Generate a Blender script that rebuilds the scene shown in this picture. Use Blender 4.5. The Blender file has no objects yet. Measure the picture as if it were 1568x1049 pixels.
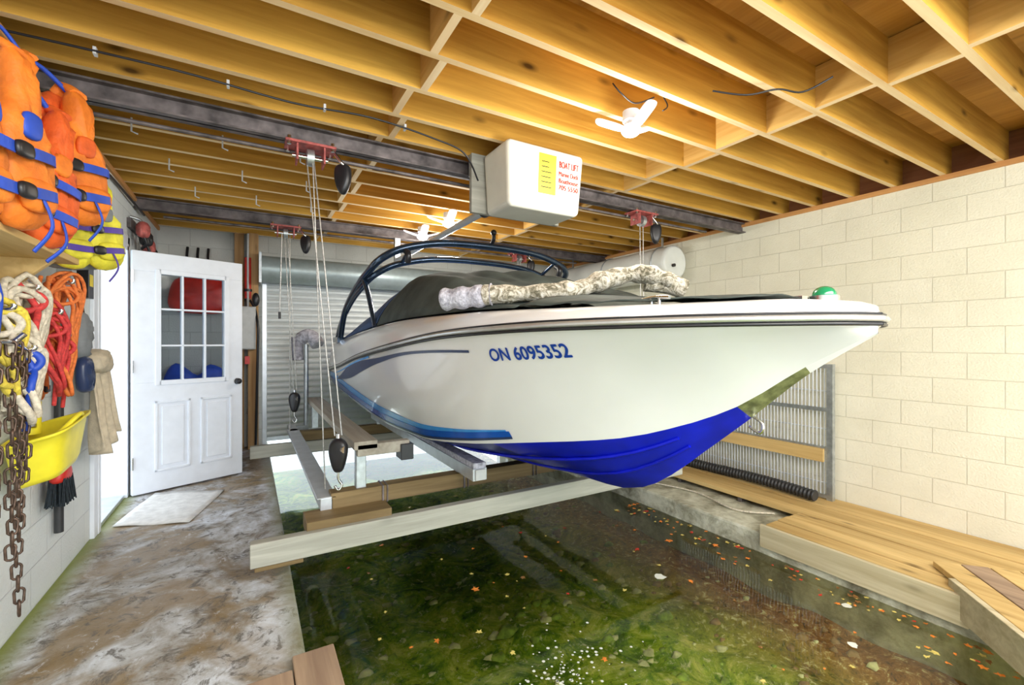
import bpy, math, random
from mathutils import Vector, Matrix
random.seed(7)
H=1.28
V=Vector
# ---------------------------------------------------------------- materials
def nmat(name):
    m=bpy.data.materials.new(name); m.use_nodes=True
    nt=m.node_tree; b=nt.nodes['Principled BSDF']
    return m,nt,b
def setp(b,rough=.5,metal=0,coat=0,spec=.5,emit=None,es=0):
    b.inputs['Roughness'].default_value=rough; b.inputs['Metallic'].default_value=metal
    b.inputs['Coat Weight'].default_value=coat; b.inputs['Specular IOR Level'].default_value=spec
    if emit: b.inputs['Emission Color'].default_value=(*emit,1); b.inputs['Emission Strength'].default_value=es
def coords(nt,scale=(1,1,1),swz=None):
    tc=nt.nodes.new('ShaderNodeTexCoord'); out=tc.outputs['Object']
    if swz:
        s=nt.nodes.new('ShaderNodeSeparateXYZ'); c=nt.nodes.new('ShaderNodeCombineXYZ')
        nt.links.new(out,s.inputs[0])
        for i,a in enumerate(swz):
            if a in 'XYZ': nt.links.new(s.outputs[a],c.inputs[i])
        out=c.outputs[0]
    mp=nt.nodes.new('ShaderNodeMapping'); mp.inputs['Scale'].default_value=scale
    nt.links.new(out,mp.inputs['Vector']); return mp.outputs[0]
def noise(nt,vec,scale,detail=4,rough=.55,dist=0):
    n=nt.nodes.new('ShaderNodeTexNoise'); n.inputs['Scale'].default_value=scale
    n.inputs['Detail'].default_value=detail; n.inputs['Roughness'].default_value=rough
    n.inputs['Distortion'].default_value=dist
    nt.links.new(vec,n.inputs['Vector']); return n.outputs['Fac']
def ramp(nt,fac,stops):
    r=nt.nodes.new('ShaderNodeValToRGB'); e=r.color_ramp.elements
    while len(e)<len(stops): e.new(.5)
    for i,(p,c) in enumerate(stops):
        e[i].position=p; e[i].color=(*c,1) if len(c)==3 else c
    nt.links.new(fac,r.inputs[0]); return r.outputs[0]
def mix(nt,fac,a,b,mode='MIX'):
    n=nt.nodes.new('ShaderNodeMix'); n.data_type='RGBA'; n.blend_type=mode
    for sock,val in ((n.inputs[0],fac),(n.inputs[6],a),(n.inputs[7],b)):
        if isinstance(val,(int,float)): sock.default_value=val
        elif isinstance(val,tuple): sock.default_value=(*val,1)
        else: nt.links.new(val,sock)
    return n.outputs[2]
def bump(nt,b,h,strength=.3,dist=.01):
    n=nt.nodes.new('ShaderNodeBump'); n.inputs['Strength'].default_value=strength; n.inputs['Distance'].default_value=dist
    nt.links.new(h,n.inputs['Height']); nt.links.new(n.outputs[0],b.inputs['Normal'])
def plain(name,c,rough=.5,metal=0,coat=0,var=.12,sc=12,bmp=0,emit=None,es=0,spec=.5):
    m,nt,b=nmat(name); setp(b,rough,metal,coat,spec,emit=emit,es=es)
    v=coords(nt); f=noise(nt,v,sc,3)
    d=tuple(max(0,x*(1-var)) for x in c); l=tuple(min(1,x*(1+var)) for x in c)
    nt.links.new(ramp(nt,f,[(.3,d),(.7,l)]),b.inputs['Base Color'])
    if bmp: bump(nt,b,noise(nt,v,sc*6,3),bmp,.005)
    return m
def wood(name,dark,light,axis='X',rough=.6,knot=.8,grain=1.0):
    m,nt,b=nmat(name); setp(b,rough,spec=.25)
    st={'X':(.8,14,14),'Y':(14,.8,14),'Z':(14,14,.8)}[axis]
    v=coords(nt,st); f=noise(nt,v,1.6,6,.6,.6)
    col=ramp(nt,f,[(.25,dark),(.5,tuple((a+c)/2 for a,c in zip(dark,light))),(.72,light)])
    v2=coords(nt,(.5,3.3,.6) if axis=='X' else (3.3,.5,.6)); f2=noise(nt,v2,1.3,1)
    col=mix(nt,.35*grain,col,ramp(nt,f2,[(.35,tuple(x*.55 for x in dark)),(.65,light)]))
    if knot:
        kv={'X':(1.2,4,3.0),'Y':(4,1.2,3.0),'Z':(4,4,1.2)}[axis]
        v3=coords(nt,kv); vo=nt.nodes.new('ShaderNodeTexVoronoi'); vo.inputs['Scale'].default_value=2.1
        nt.links.new(v3,vo.inputs['Vector'])
        k=ramp(nt,vo.outputs['Distance'],[(.05,(knot,)*3),(.11,(knot*.45,)*3),(.18,(0,0,0))])
        col=mix(nt,k,col,tuple(x*.18 for x in dark))
    nt.links.new(col,b.inputs['Base Color']); bump(nt,b,f,.25,.004)
    return m
def blockmat(name,c1,c2,mortar,swz,rough=.75):
    m,nt,b=nmat(name); setp(b,rough)
    v=coords(nt,(1,1,1),swz)
    br=nt.nodes.new('ShaderNodeTexBrick'); br.inputs['Scale'].default_value=1
    br.inputs['Brick Width'].default_value=.4; br.inputs['Row Height'].default_value=.2
    br.inputs['Mortar Size'].default_value=.004; br.inputs['Mortar Smooth'].default_value=.6
    br.inputs['Color1'].default_value=(*c1,1); br.inputs['Color2'].default_value=(*c2,1); br.inputs['Mortar'].default_value=(*mortar,1)
    nt.links.new(v,br.inputs['Vector'])
    n=noise(nt,v,2.2,5); col=mix(nt,.4,br.outputs['Color'],ramp(nt,n,[(.3,tuple(x*.78 for x in c2)),(.7,c1)]))
    n2=noise(nt,v,38,3,.7); col=mix(nt,ramp(nt,n2,[(.55,(0,0,0)),(.75,(.3,.3,.3))]),col,mortar)
    nt.links.new(col,b.inputs['Base Color'])
    nn=noise(nt,v,70,3)
    mm=nt.nodes.new('ShaderNodeMath'); mm.operation='MULTIPLY_ADD'; mm.inputs[1].default_value=-1.2
    nt.links.new(br.outputs['Fac'],mm.inputs[0]); nt.links.new(nn,mm.inputs[2])
    bump(nt,b,mm.outputs[0],.6,.006); return m

M={}
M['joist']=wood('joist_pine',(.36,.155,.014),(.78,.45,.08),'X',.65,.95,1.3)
M['joistedge']=wood('joist_pine_edge',(.76,.50,.23),(.94,.75,.46),'X',.65,.5,.6)  # paler copy for joist bottom faces; their brightness is put into the colour
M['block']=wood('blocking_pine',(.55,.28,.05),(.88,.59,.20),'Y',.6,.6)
M['blockedge']=wood('blocking_pine_edge',(.78,.52,.26),(.94,.76,.50),'Y',.6,.3,.5)  # blocking bottom faces brightened by colour in the same way
M['sub']=wood('subfloor_ply',(.42,.19,.04),(.68,.36,.09),'Y',.7,.3)
M['rim']=wood('rim_board',(.16,.06,.03),(.36,.16,.07),'Y',.7,.3)
M['plate']=wood('plate_pine',(.50,.22,.07),(.72,.38,.14),'Y',.7,.4)
M['deck']=wood('deck_plank',(.50,.30,.09),(.84,.62,.28),'Y',.6,.6,1.1)
M['deckold']=wood('deck_plank_weathered',(.26,.17,.12),(.50,.36,.24),'Y',.7,.3)
M['post']=wood('post_wood',(.34,.18,.07),(.66,.42,.20),'Z',.7,.5)
M['greywood']=wood('weathered_beam',(.26,.26,.22),(.54,.54,.47),'X',.6,.2,.6)
M['greywoody']=wood('weathered_beam_y',(.26,.23,.18),(.50,.47,.40),'Y',.7,.3)
M['brownbeam']=wood('brown_beam',(.10,.065,.025),(.32,.23,.11),'X',.6,.3)
M['fascia']=wood('fascia_board',(.46,.38,.22),(.78,.70,.50),'Y',.7,.3,.6)
M['blockR']=blockmat('painted_block_cream',(.88,.85,.71),(.83,.80,.64),(.66,.63,.50),'YZ0')
M['blockL']=blockmat('painted_block_white',(.78,.82,.82),(.70,.76,.78),(.58,.62,.64),'YZ0')
M['blockF']=blockmat('painted_block_far',(.62,.62,.58),(.55,.56,.52),(.4,.4,.38),'XZ0')
M['white']=plain('white_paint',(.80,.85,.93),.35,var=.03)
M['plastic']=plain('white_plastic',(.78,.77,.67),.5,var=.05,sc=5)
M['tank']=plain('tank_white',(.78,.80,.76),.4,var=.06,sc=5)
M['gel']=plain('gelcoat_white',(.84,.84,.84),.16,coat=.5,var=.02,sc=3)
M['blue']=plain('antifoul_blue',(.003,.010,.50),.35,var=.3,sc=4,spec=.35)
M['navyhull']=plain('antifoul_navy',(.004,.018,.22),.3,var=.3,sc=4,spec=.4)
M['sblue']=plain('stripe_blue',(.01,.10,.50),.25,coat=.3,var=.1)
M['lblue']=plain('stripe_lightblue',(.06,.34,.82),.25,coat=.3,var=.1)
M['navy']=plain('stripe_navy',(.03,.05,.13),.3,var=.1)
M['chrome']=plain('chrome',(.75,.75,.75),.18,1,var=.05)
M['bowplate']=plain('bow_plate_olive',(.20,.21,.10),.35,.3,var=.5,sc=25)
M['railchrome']=plain('rub_rail_steel',(.62,.63,.62),.3,.7,var=.08)
M['galv']=plain('galvanised',(.50,.54,.56),.4,.8,var=.2,sc=20)
M['alu']=plain('aluminium',(.62,.66,.70),.35,.6,var=.1)
M['greysheet']=plain('grey_roll',(.38,.46,.47),.4,.3,var=.1)
M['door_r']=plain('roller_door_white',(.60,.65,.66),.4,.1,var=.05)
M['tower']=plain('tower_tube',(.03,.06,.11),.18,.6,coat=.6,var=.2)
M['black']=plain('black_plastic',(.015,.015,.018),.35,var=.2)
M['rubber']=plain('black_hose',(.03,.032,.035),.45,var=.2)
M['canvas']=plain('grey_canvas',(.055,.068,.06),.85,var=.4,sc=5,bmp=.3)
M['canvasblue']=plain('blue_canvas',(.04,.075,.17),.8,var=.4,sc=5,bmp=.3)
M['rust']=plain('rusty_steel',(.15,.13,.13),.55,.4,var=.6,sc=9,bmp=.3)
M['redbr']=plain('red_bracket',(.42,.10,.09),.45,.2,var=.5,sc=25)
M['red']=plain('red_plastic',(.62,.03,.02),.4,var=.2)
M['orange']=plain('orange_nylon',(.95,.22,.02),.6,var=.25,sc=14,bmp=.5)
M['orange2']=plain('orange_red_nylon',(.88,.13,.02),.6,var=.3,sc=14,bmp=.5)
M['yellow']=plain('yellow_nylon',(.80,.74,.05),.6,var=.25,sc=14,bmp=.5)
M['ytub']=plain('yellow_plastic',(.90,.80,.04),.35,var=.08)
M['strap']=plain('blue_strap',(.02,.08,.55),.5,var=.2)
M['purple']=plain('purple_strap',(.08,.04,.35),.5,var=.2)
M['greytrim']=plain('grey_trim',(.22,.24,.26),.7,var=.2)
M['ropeW']=plain('rope_white',(.70,.64,.52),.8,var=.3,sc=60,bmp=.4)
M['ropeO']=plain('rope_orange',(.92,.22,.05),.7,var=.3,sc=60,bmp=.4)
M['ropeR']=plain('rope_red',(.62,.05,.05),.7,var=.3,sc=60,bmp=.4)
M['ropeY']=plain('rope_yellow',(.78,.62,.08),.7,var=.3,sc=60,bmp=.4)
M['cable']=plain('steel_cable',(.50,.50,.48),.4,.7,var=.3,sc=60)
M['chain']=plain('chain_rust',(.12,.08,.06),.45,.7,var=.5,sc=40)
M['towel']=plain('beige_towel',(.62,.54,.40),.9,var=.2,sc=20,bmp=.4)
M['label']=plain('label_yellow',(.90,.72,.03),.5,var=.03)
M['redtxt']=plain('text_red',(.60,.03,.02),.6,var=.02)
M['bluetxt']=plain('text_blue',(.005,.05,.36),.4,var=.02)
M['mat']=plain('door_mat_cloth',(.74,.75,.74),.85,var=.12,sc=20,bmp=.3)
M['green']=plain('green_lens',(.01,.25,.10),.15,coat=.8,var=.1)
M['foam']=plain('foam_white',(.75,.78,.70),.6,var=.1)
M['ledon']=plain('led_glow',(.9,.95,1),.4,emit=(1,.98,.93),es=16)
M['ledpanel']=plain('led_panel',(.80,.85,.92),.35,var=.03,emit=(.9,.95,1),es=.5)
M['lgrey']=plain('light_grey_paint',(.55,.57,.57),.45,var=.08)
M['wire']=plain('wire_white',(.72,.76,.80),.35,.3,var=.08)
M['pvc']=plain('pvc_pipe',(.60,.64,.66),.35,.1,var=.08)
M['stoneA']=plain('stone_pale',(.62,.62,.34),.9,var=.35,sc=20)
M['stoneB']=plain('stone_mossy',(.24,.34,.05),.9,var=.5,sc=20)
M['stoneC']=plain('stone_brown',(.30,.19,.08),.9,var=.4,sc=20)
m,nt,b=nmat('camo_carpet'); setp(b,.95); v=coords(nt); f=noise(nt,v,24,5,.7,1.2)
nt.links.new(ramp(nt,f,[(.38,(.12,.11,.07)),(.47,(.34,.31,.23)),(.54,(.58,.54,.45)),(.68,(.76,.74,.67))]),b.inputs['Base Color']); bump(nt,b,noise(nt,v,60,4),.8,.01); M['camo']=m
m,nt,b=nmat('grey_carpet'); setp(b,.95); v=coords(nt); f=noise(nt,v,30,5,.7)
nt.links.new(ramp(nt,f,[(.35,(.25,.25,.30)),(.6,(.60,.60,.68))]),b.inputs['Base Color']); bump(nt,b,noise(nt,v,60,4),.8,.01); M['gcarpet']=m
m,nt,b=nmat('concrete_floor'); setp(b,.5,spec=.4); v=coords(nt); f=noise(nt,v,3.4,12,.72,.5); f2=noise(nt,v,1.5,5,.6,.9); f3=noise(nt,v,10,8,.78,.7)
c=ramp(nt,f,[(.32,(.10,.075,.05)),(.42,(.30,.27,.23)),(.51,(.48,.49,.50)),(.64,(.74,.79,.87))])
c=mix(nt,ramp(nt,f2,[(.47,(0,0,0)),(.57,(.8,.8,.8))]),c,(.26,.17,.06))
c=mix(nt,ramp(nt,f3,[(.53,(0,0,0)),(.61,(.85,.85,.85))]),c,(.11,.10,.085))
c=mix(nt,ramp(nt,f3,[(.33,(.75,.75,.75)),(.42,(0,0,0))]),c,(.76,.80,.88))
s=nt.nodes.new('ShaderNodeSeparateXYZ'); tc=nt.nodes.new('ShaderNodeTexCoord'); nt.links.new(tc.outputs['Object'],s.inputs[0])
mr=nt.nodes.new('ShaderNodeMapRange'); mr.inputs[1].default_value=-.78; mr.inputs[2].default_value=-.89; nt.links.new(s.outputs['X'],mr.inputs[0])
c=mix(nt,mr.outputs[0],c,(.22,.26,.06))
mr=nt.nodes.new('ShaderNodeMapRange'); mr.inputs[1].default_value=.10; mr.inputs[2].default_value=.19; mr.inputs[4].default_value=.7; nt.links.new(s.outputs['X'],mr.inputs[0])
c=mix(nt,mr.outputs[0],c,(.24,.25,.14))
nt.links.new(c,b.inputs['Base Color']); nt.links.new(ramp(nt,f2,[(.4,(.7,.7,.7)),(.6,(.38,.38,.38))]),b.inputs['Roughness']); bump(nt,b,f3,.4,.01); M['conc']=m
m,nt,b=nmat('concrete_curb'); setp(b,.8); v=coords(nt); f=noise(nt,v,5,7,.65,.4)
nt.links.new(ramp(nt,f,[(.3,(.16,.15,.10)),(.45,(.38,.37,.28)),(.6,(.62,.62,.50)),(.8,(.78,.78,.70))]),b.inputs['Base Color']); bump(nt,b,noise(nt,v,22,6),.6,.015); M['curb']=m
m,nt,b=nmat('algae_bed'); setp(b,.9,spec=.1); v=coords(nt); f=noise(nt,v,3.4,12,.78,1.0); f3=noise(nt,v,18,8,.8,.6); f4=noise(nt,v,1.2,3,.5,.5)
c=ramp(nt,f,[(.36,(.04,.10,.01)),(.45,(.18,.34,.02)),(.53,(.45,.58,.05)),(.66,(.92,.90,.25))])
c=mix(nt,ramp(nt,f4,[(.33,(.6,.6,.6)),(.47,(0,0,0))]),c,(.09,.16,.02))
s=nt.nodes.new('ShaderNodeSeparateXYZ'); tc=nt.nodes.new('ShaderNodeTexCoord'); nt.links.new(tc.outputs['Object'],s.inputs[0])
mr=nt.nodes.new('ShaderNodeMapRange'); mr.inputs[1].default_value=2.45; mr.inputs[2].default_value=3.25; nt.links.new(s.outputs['X'],mr.inputs[0])
br=ramp(nt,f3,[(.35,(.14,.05,.015)),(.52,(.42,.20,.05)),(.7,(.75,.46,.14))])
c=mix(nt,mr.outputs[0],c,br); c=mix(nt,ramp(nt,f3,[(.55,(0,0,0)),(.63,(.85,.85,.85))]),c,(.95,.92,.52)); c=mix(nt,ramp(nt,f3,[(.36,(.8,.8,.8)),(.43,(0,0,0))]),c,(.03,.06,.01))
nt.links.new(c,b.inputs['Base Color']); bump(nt,b,f3,.8,.03); M['bed']=m
m=bpy.data.materials.new('slip_water'); m.use_nodes=True; nt=m.node_tree; nt.nodes.clear()
o=nt.nodes.new('ShaderNodeOutputMaterial'); mx=nt.nodes.new('ShaderNodeMixShader'); tr=nt.nodes.new('ShaderNodeBsdfTransparent'); gl=nt.nodes.new('ShaderNodeBsdfGlossy')
tr.inputs[0].default_value=(.96,.99,.90,1); gl.inputs['Roughness'].default_value=.03; gl.inputs[0].default_value=(.95,1,1,1)
fr=nt.nodes.new('ShaderNodeFresnel'); fr.inputs[0].default_value=1.33
v=coords(nt); n=noise(nt,v,3,2); bn=nt.nodes.new('ShaderNodeBump'); bn.inputs['Strength'].default_value=.12; bn.inputs['Distance'].default_value=.02
nt.links.new(n,bn.inputs['Height']); nt.links.new(bn.outputs[0],gl.inputs['Normal']); nt.links.new(bn.outputs[0],fr.inputs['Normal'])
nt.links.new(fr.outputs[0],mx.inputs[0]); nt.links.new(tr.outputs[0],mx.inputs[1]); nt.links.new(gl.outputs[0],mx.inputs[2]); nt.links.new(mx.outputs[0],o.inputs[0]); M['water']=m
m,nt,b=nmat('lake_water'); setp(b,.08); b.inputs['Base Color'].default_value=(.5,.6,.58,1); v=coords(nt); bump(nt,b,noise(nt,v,2,3),.15,.05); M['lake']=m
m,nt,b=nmat('door_glass'); setp(b,.03); b.inputs['Base Color'].default_value=(.75,.85,.95,1); b.inputs['Transmission Weight'].default_value=1; b.inputs['IOR'].default_value=1.1; M['glass']=m
M['ground']=plain('outside_ground',(.55,.58,.52),.9,var=.3,sc=5)
M['leafO']=plain('leaf_orange',(.85,.24,.03),.6,var=.3,sc=20); M['leafY']=plain('leaf_yellow',(.66,.54,.14),.6,var=.3,sc=20); M['leafR']=plain('leaf_red',(.62,.04,.02),.6,var=.3,sc=20); M['leafB']=plain('leaf_brown',(.26,.12,.03),.6,var=.3,sc=20)
M['bristle']=plain('brush_bristle',(.02,.03,.04),.9,var=.4,sc=80,bmp=.6)

# ---------------------------------------------------------------- builder
def catmull(P,k=6,closed=False):
    P=[V(p) for p in P]; n=len(P); out=[]
    rng=range(n) if closed else range(n-1)
    for i in rng:
        if closed: a,b_,c_,d=P[(i-1)%n],P[i],P[(i+1)%n],P[(i+2)%n]
        else: a,b_,c_,d=P[max(i-1,0)],P[i],P[i+1],P[min(i+2,n-1)]
        for j in range(k):
            t=j/k
            out.append(.5*((2*b_)+(c_-a)*t+(2*a-5*b_+4*c_-d)*t*t+(3*b_-a-3*c_+d)*t**3))
    if not closed: out.append(P[-1])
    return out
class G:
    def __init__(s,name): s.name=name; s.v=[]; s.f=[]; s.mi=[]; s.sm=[]; s.mats=[]
    def add(s,vs,fs,mat,smooth=False):
        if mat not in s.mats: s.mats.append(mat)
        k=s.mats.index(mat); o=len(s.v); s.v+= [tuple(p) for p in vs]
        for f in fs: s.f.append([i+o for i in f]); s.mi.append(k); s.sm.append(smooth)
    def box(s,x0,x1,y0,y1,z0,z1,mat,bot=None): 
        s.add([(x0,y0,z0),(x1,y0,z0),(x1,y1,z0),(x0,y1,z0),(x0,y0,z1),(x1,y0,z1),(x1,y1,z1),(x0,y1,z1)],
              [(0,3,2,1),(4,5,6,7),(0,1,5,4),(1,2,6,5),(2,3,7,6),(3,0,4,7)],mat)
        if bot:
            if bot not in s.mats: s.mats.append(bot)
            s.mi[-6]=s.mats.index(bot)
    def beam(s,p0,p1,w,h,mat,up=(0,0,1)):
        p0=V(p0);p1=V(p1); d=(p1-p0).normalized(); r=d.cross(V(up))
        if r.length<1e-3: r=d.cross(V((1,0,0)))
        r.normalize(); u=r.cross(d)
        vs=[p+r*a*w/2+u*b*h/2 for p in (p0,p1) for a,b in ((-1,-1),(1,-1),(1,1),(-1,1))]
        s.add(vs,[(0,1,2,3),(7,6,5,4),(0,4,5,1),(1,5,6,2),(2,6,7,3),(3,7,4,0)],mat)
    def tube(s,P,r,mat,n=10,k=6,smooth=True,closed=False,flat=1.0):
        P=catmull(P,k,closed) if k>1 and len(P)>2 else [V(p) for p in P]
        m=len(P); R=r if callable(r) else (lambda t:r)
        vs=[];fs=[];prev=None
        for i,p in enumerate(P):
            if closed: d=P[(i+1)%m]-P[i-1]
            else: d=P[min(i+1,m-1)]-P[max(i-1,0)]
            if d.length<1e-9: d=V((0,0,1))
            d.normalize()
            if prev is None:
                a=V((0,0,1)) if abs(d.z)<.9 else V((1,0,0)); u=(a-d*a.dot(d)).normalized()
            else:
                u=prev-d*prev.dot(d); u=u.normalized() if u.length>1e-6 else d.orthogonal().normalized()
            prev=u; w=d.cross(u); rr=R(i/(m-1))
            for j in range(n):
                a=2*math.pi*j/n; vs.append(p+u*math.cos(a)*rr*flat+w*math.sin(a)*rr)
        L=m if closed else m-1
        for i in range(L):
            for j in range(n):
                a=i*n+j;b_=i*n+(j+1)%n;c_=((i+1)%m)*n+(j+1)%n;d_=((i+1)%m)*n+j
                fs.append((a,b_,c_,d_))
        s.add(vs,fs,mat,smooth)
        if not closed:
            s.add(vs[:n],[tuple(range(n))[::-1]],mat); s.add(vs[-n:],[tuple(range(n))],mat)
    def cyl(s,p0,p1,r,mat,n=20): s.tube([p0,p1],r,mat,n=n,k=1)
    def ball(s,c,r,mat,nu=16,nv=10):
        r=V(r) if not isinstance(r,(int,float)) else V((r,r,r)); c=V(c); vs=[];fs=[]
        for i in range(nv+1):
            t=math.pi*i/nv
            for j in range(nu):
                a=2*math.pi*j/nu; vs.append((c.x+r.x*math.sin(t)*math.cos(a),c.y+r.y*math.sin(t)*math.sin(a),c.z+r.z*math.cos(t)))
        for i in range(nv):
            for j in range(nu): fs.append((i*nu+j,(i+1)*nu+j,(i+1)*nu+(j+1)%nu,i*nu+(j+1)%nu))
        s.add(vs,fs,mat,True)
    def pillow(s,out,t,o,u,v,mat,rnd=0.0):
        o=V(o);u=V(u).normalized();v=V(v).normalized();w=u.cross(v)
        P=catmull([(a,b,0) for a,b in out],4,True); n=len(P); c=sum(P,V())/n
        rings=[(.88,-1),(1,-.45),(1.02,0),(1,.45),(.90,.95),(.72,1.2),(.40,1.3)]
        vs=[]
        for sc,h in rings:
            for i,p in enumerate(P):
                q=c+(p-c)*sc; vs.append(o+u*q.x+v*q.y+w*(h*t/2+rnd*random.uniform(-1,1)*(h>.5)))
        fs=[]
        for k in range(len(rings)-1):
            for i in range(n): fs.append((k*n+i,k*n+(i+1)%n,(k+1)*n+(i+1)%n,(k+1)*n+i))
        vs.append(o+u*c.x+v*c.y+w*(1.3*t/2)); e=len(vs)-1; L=(len(rings)-1)*n
        for i in range(n): fs.append((L+i,L+(i+1)%n,e))
        fs.append(tuple(range(n))[::-1]); s.add(vs,fs,mat,True)
    def grid(s,fn,nu,nv,mat,smooth=True):
        vs=[fn(i/nu,j/nv) for i in range(nu+1) for j in range(nv+1)]
        fs=[(i*(nv+1)+j,(i+1)*(nv+1)+j,(i+1)*(nv+1)+j+1,i*(nv+1)+j+1) for i in range(nu) for j in range(nv)]
        s.add(vs,fs,mat,smooth)
    def done(s,bevel=0,seg=2,solid=0):
        me=bpy.data.meshes.new(s.name); me.from_pydata([(x,y,z+H) for x,y,z in s.v],[],s.f)
        for mt in s.mats: me.materials.append(M[mt])
        for p,k,q in zip(me.polygons,s.mi,s.sm): p.material_index=k; p.use_smooth=q
        me.update(); o=bpy.data.objects.new(s.name,me); bpy.context.collection.objects.link(o)
        if solid: mo=o.modifiers.new('solid','SOLIDIFY'); mo.thickness=solid
        if bevel: mo=o.modifiers.new('bev','BEVEL'); mo.width=bevel; mo.segments=seg; mo.limit_method='ANGLE'; mo.angle_limit=math.radians(50)
        return o
# ---------------------------------------------------------------- room shell
XL,XR,YF,YN=-.9,4.7,6.4,-2.2
ZC=1.31; ZD=-1.45; ZW=-1.69; ZB=-1.98; SX0,SX1=.2,3.55
g=G('floor'); g.box(XL-.2,SX0,YN,YF+.2,ZB-.1,-1.28,'conc'); g.done(.012)
g=G('slip_curb'); g.box(SX1,XR-.002,YN,YF+.2,ZB-.1,-1.53,'curb'); g.done(.02)
g=G('slip_bed')
def bedz(x,y): return ZB+.03*math.sin(5*x+2*math.sin(3*y))*math.sin(4*y)+.02*math.sin(13*x+7*y)
def bedf(u,v):
    x=SX0+(SX1-SX0)*u; y=YN+(YF+3-YN)*v
    return (x,y,bedz(x,y))
g.grid(bedf,60,160,'bed'); g.done()
g=G('bed_stones')
for i in range(520):
    x=random.uniform(.28,3.45); y=random.uniform(.2,5.2); s_=random.uniform(.012,.045)*(1.5 if i%23==0 else 1)
    a0=random.uniform(0,6); z=bedz(x,y); N=8; vs=[]
    for hh,sc in ((-.2,1),(.35,.85),(.6,.45)):
        for k in range(N):
            a=a0+k*6.283/N; r=s_*sc*(1+.25*math.sin(3*a+i)); vs.append((x+r*math.cos(a)*1.2,y+r*math.sin(a)*.85,z+s_*hh*.8))
    fs=[(r*N+k,r*N+(k+1)%N,(r+1)*N+(k+1)%N,(r+1)*N+k) for r in range(2) for k in range(N)]+[tuple(range(2*N,3*N))]
    g.add(vs,fs,'stoneC' if x>2.7 and i%3 else random.choice(['stoneA','stoneB','stoneB']),True)
g.done()
g=G('slip_water'); g.add([(SX0,YN,ZW),(SX1,YN,ZW),(SX1,YF+.2,ZW),(SX0,YF+.2,ZW)],[(0,1,2,3)],'water'); g.done()
g=G('lake'); g.add([(-40,YF+.2,ZW),(40,YF+.2,ZW),(40,60,ZW),(-40,60,ZW)],[(0,1,2,3)],'lake'); g.done()
g=G('outside_ground'); g.box(-12,XL-.2,-6,YF+.2,-1.6,-1.34,'ground'); g.done()
g=G('wall_right'); g.box(XR,XR+.2,YN,YF+.2,-1.53,ZC-.04,'blockR'); g.done()
g=G('wall_left'); g.box(XL-.2,XL,YN,3.98,-1.28,ZC-.04,'blockL'); g.box(XL-.2,XL,4.84,YF+.2,-1.28,ZC-.04,'blockL'); g.box(XL-.2,XL,3.98,4.84,.80,ZC-.04,'blockL'); g.done()
g=G('wall_far'); g.box(XL,.16,YF,YF+.2,-1.28,ZC+.24,'blockF'); g.box(3.62,XR,YF,YF+.2,-1.53,ZC+.24,'blockF'); g.box(.16,3.62,YF,YF+.2,.95,ZC+.24,'blockF'); g.done()
g=G('ceiling'); g.box(XL-.2,XR+.2,YN,YF+.2,ZC+.235,ZC+.26,'sub'); g.box(XR+.10,XR+.14,YN,YF+.2,ZC,ZC+.235,'rim'); g.box(XL-.14,XL-.10,YN,YF+.2,ZC,ZC+.235,'rim'); g.done()
g=G('trim_1'); g.box(XR-.02,XR+.2,YN,YF,ZC-.04,ZC,'plate'); g.done(.003)
g=G('trim_2'); g.box(XL-.2,XL+.02,YN,YF,ZC-.04,ZC,'plate'); g.done(.003)
g=G('ceiling_joists')
y=-2.08
ys=[]
while y<6.35: ys.append(y); y+=.31
for y in ys:
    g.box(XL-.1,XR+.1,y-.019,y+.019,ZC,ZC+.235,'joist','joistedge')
for i in range(len(ys)-1):
    for k,x in enumerate((.75,2.78)):
        xx=x+(.03 if i%2 else -.03)
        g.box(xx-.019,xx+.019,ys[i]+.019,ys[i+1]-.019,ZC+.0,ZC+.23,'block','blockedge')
g.done()
# doorway frame and leaf
g=G('door_frame')
for y0,y1 in ((3.98,4.03),(4.79,4.84)): g.box(XL-.2,XL+.03,y0,y1,-1.28,.80,'white')
g.box(XL-.2,XL+.03,3.98,4.84,.76,.82,'white')
g.box(XL,XL+.025,3.90,3.985,-1.28,.88,'white'); g.box(XL,XL+.025,4.835,4.90,-1.28,.88,'white'); g.box(XL,XL+.025,3.9,4.9,.80,.88,'white')
g.box(XL-.2,XL+.01,3.98,4.84,-1.28,-1.25,'alu')
g.done(.004)
hin=V((-.845,4.78,0)); fre=V((-.078,5.118,0)); du=(fre-hin).normalized(); dn=V((du.y,-du.x,0))
W=.845; z0=-1.265; z1=.765
def D(u,z,n): p=hin+du*u+dn*n; return (p.x,p.y,z)
g=G('door_1')
def dbox(u0,u1,a,b,n0,n1,mat):
    g.add([D(u0,a,n0),D(u1,a,n0),D(u1,a,n1),D(u0,a,n1),D(u0,b,n0),D(u1,b,n0),D(u1,b,n1),D(u0,b,n1)],
      [(0,3,2,1),(4,5,6,7),(0,1,5,4),(1,2,6,5),(2,3,7,6),(3,0,4,7)],mat)
wu0,wu1,wz0,wz1=.18,.70,-.34,.60
dbox(0,W,z0,wz0,-.022,.022,'white'); dbox(0,W,wz1,z1,-.022,.022,'white'); dbox(0,wu0,wz0,wz1,-.022,.022,'white'); dbox(wu1,W,wz0,wz1,-.022,.022,'white')
for a,b in ((wu0-.025,wu0+.015),(wu1-.015,wu1+.025)): dbox(a,b,wz0-.025,wz1+.025,-.03,.034,'white')
for a,b in ((wz0-.025,wz0+.015),(wz1-.015,wz1+.025)): dbox(wu0,wu1,a,b,-.03,.034,'white')
for i in (1,2):
    u=wu0+(wu1-wu0)*i/3; dbox(u-.008,u+.008,wz0,wz1,-.02,.028,'white'); z=wz0+(wz1-wz0)*i/3; dbox(wu0,wu1,z-.008,z+.008,-.02,.028,'white')
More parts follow.
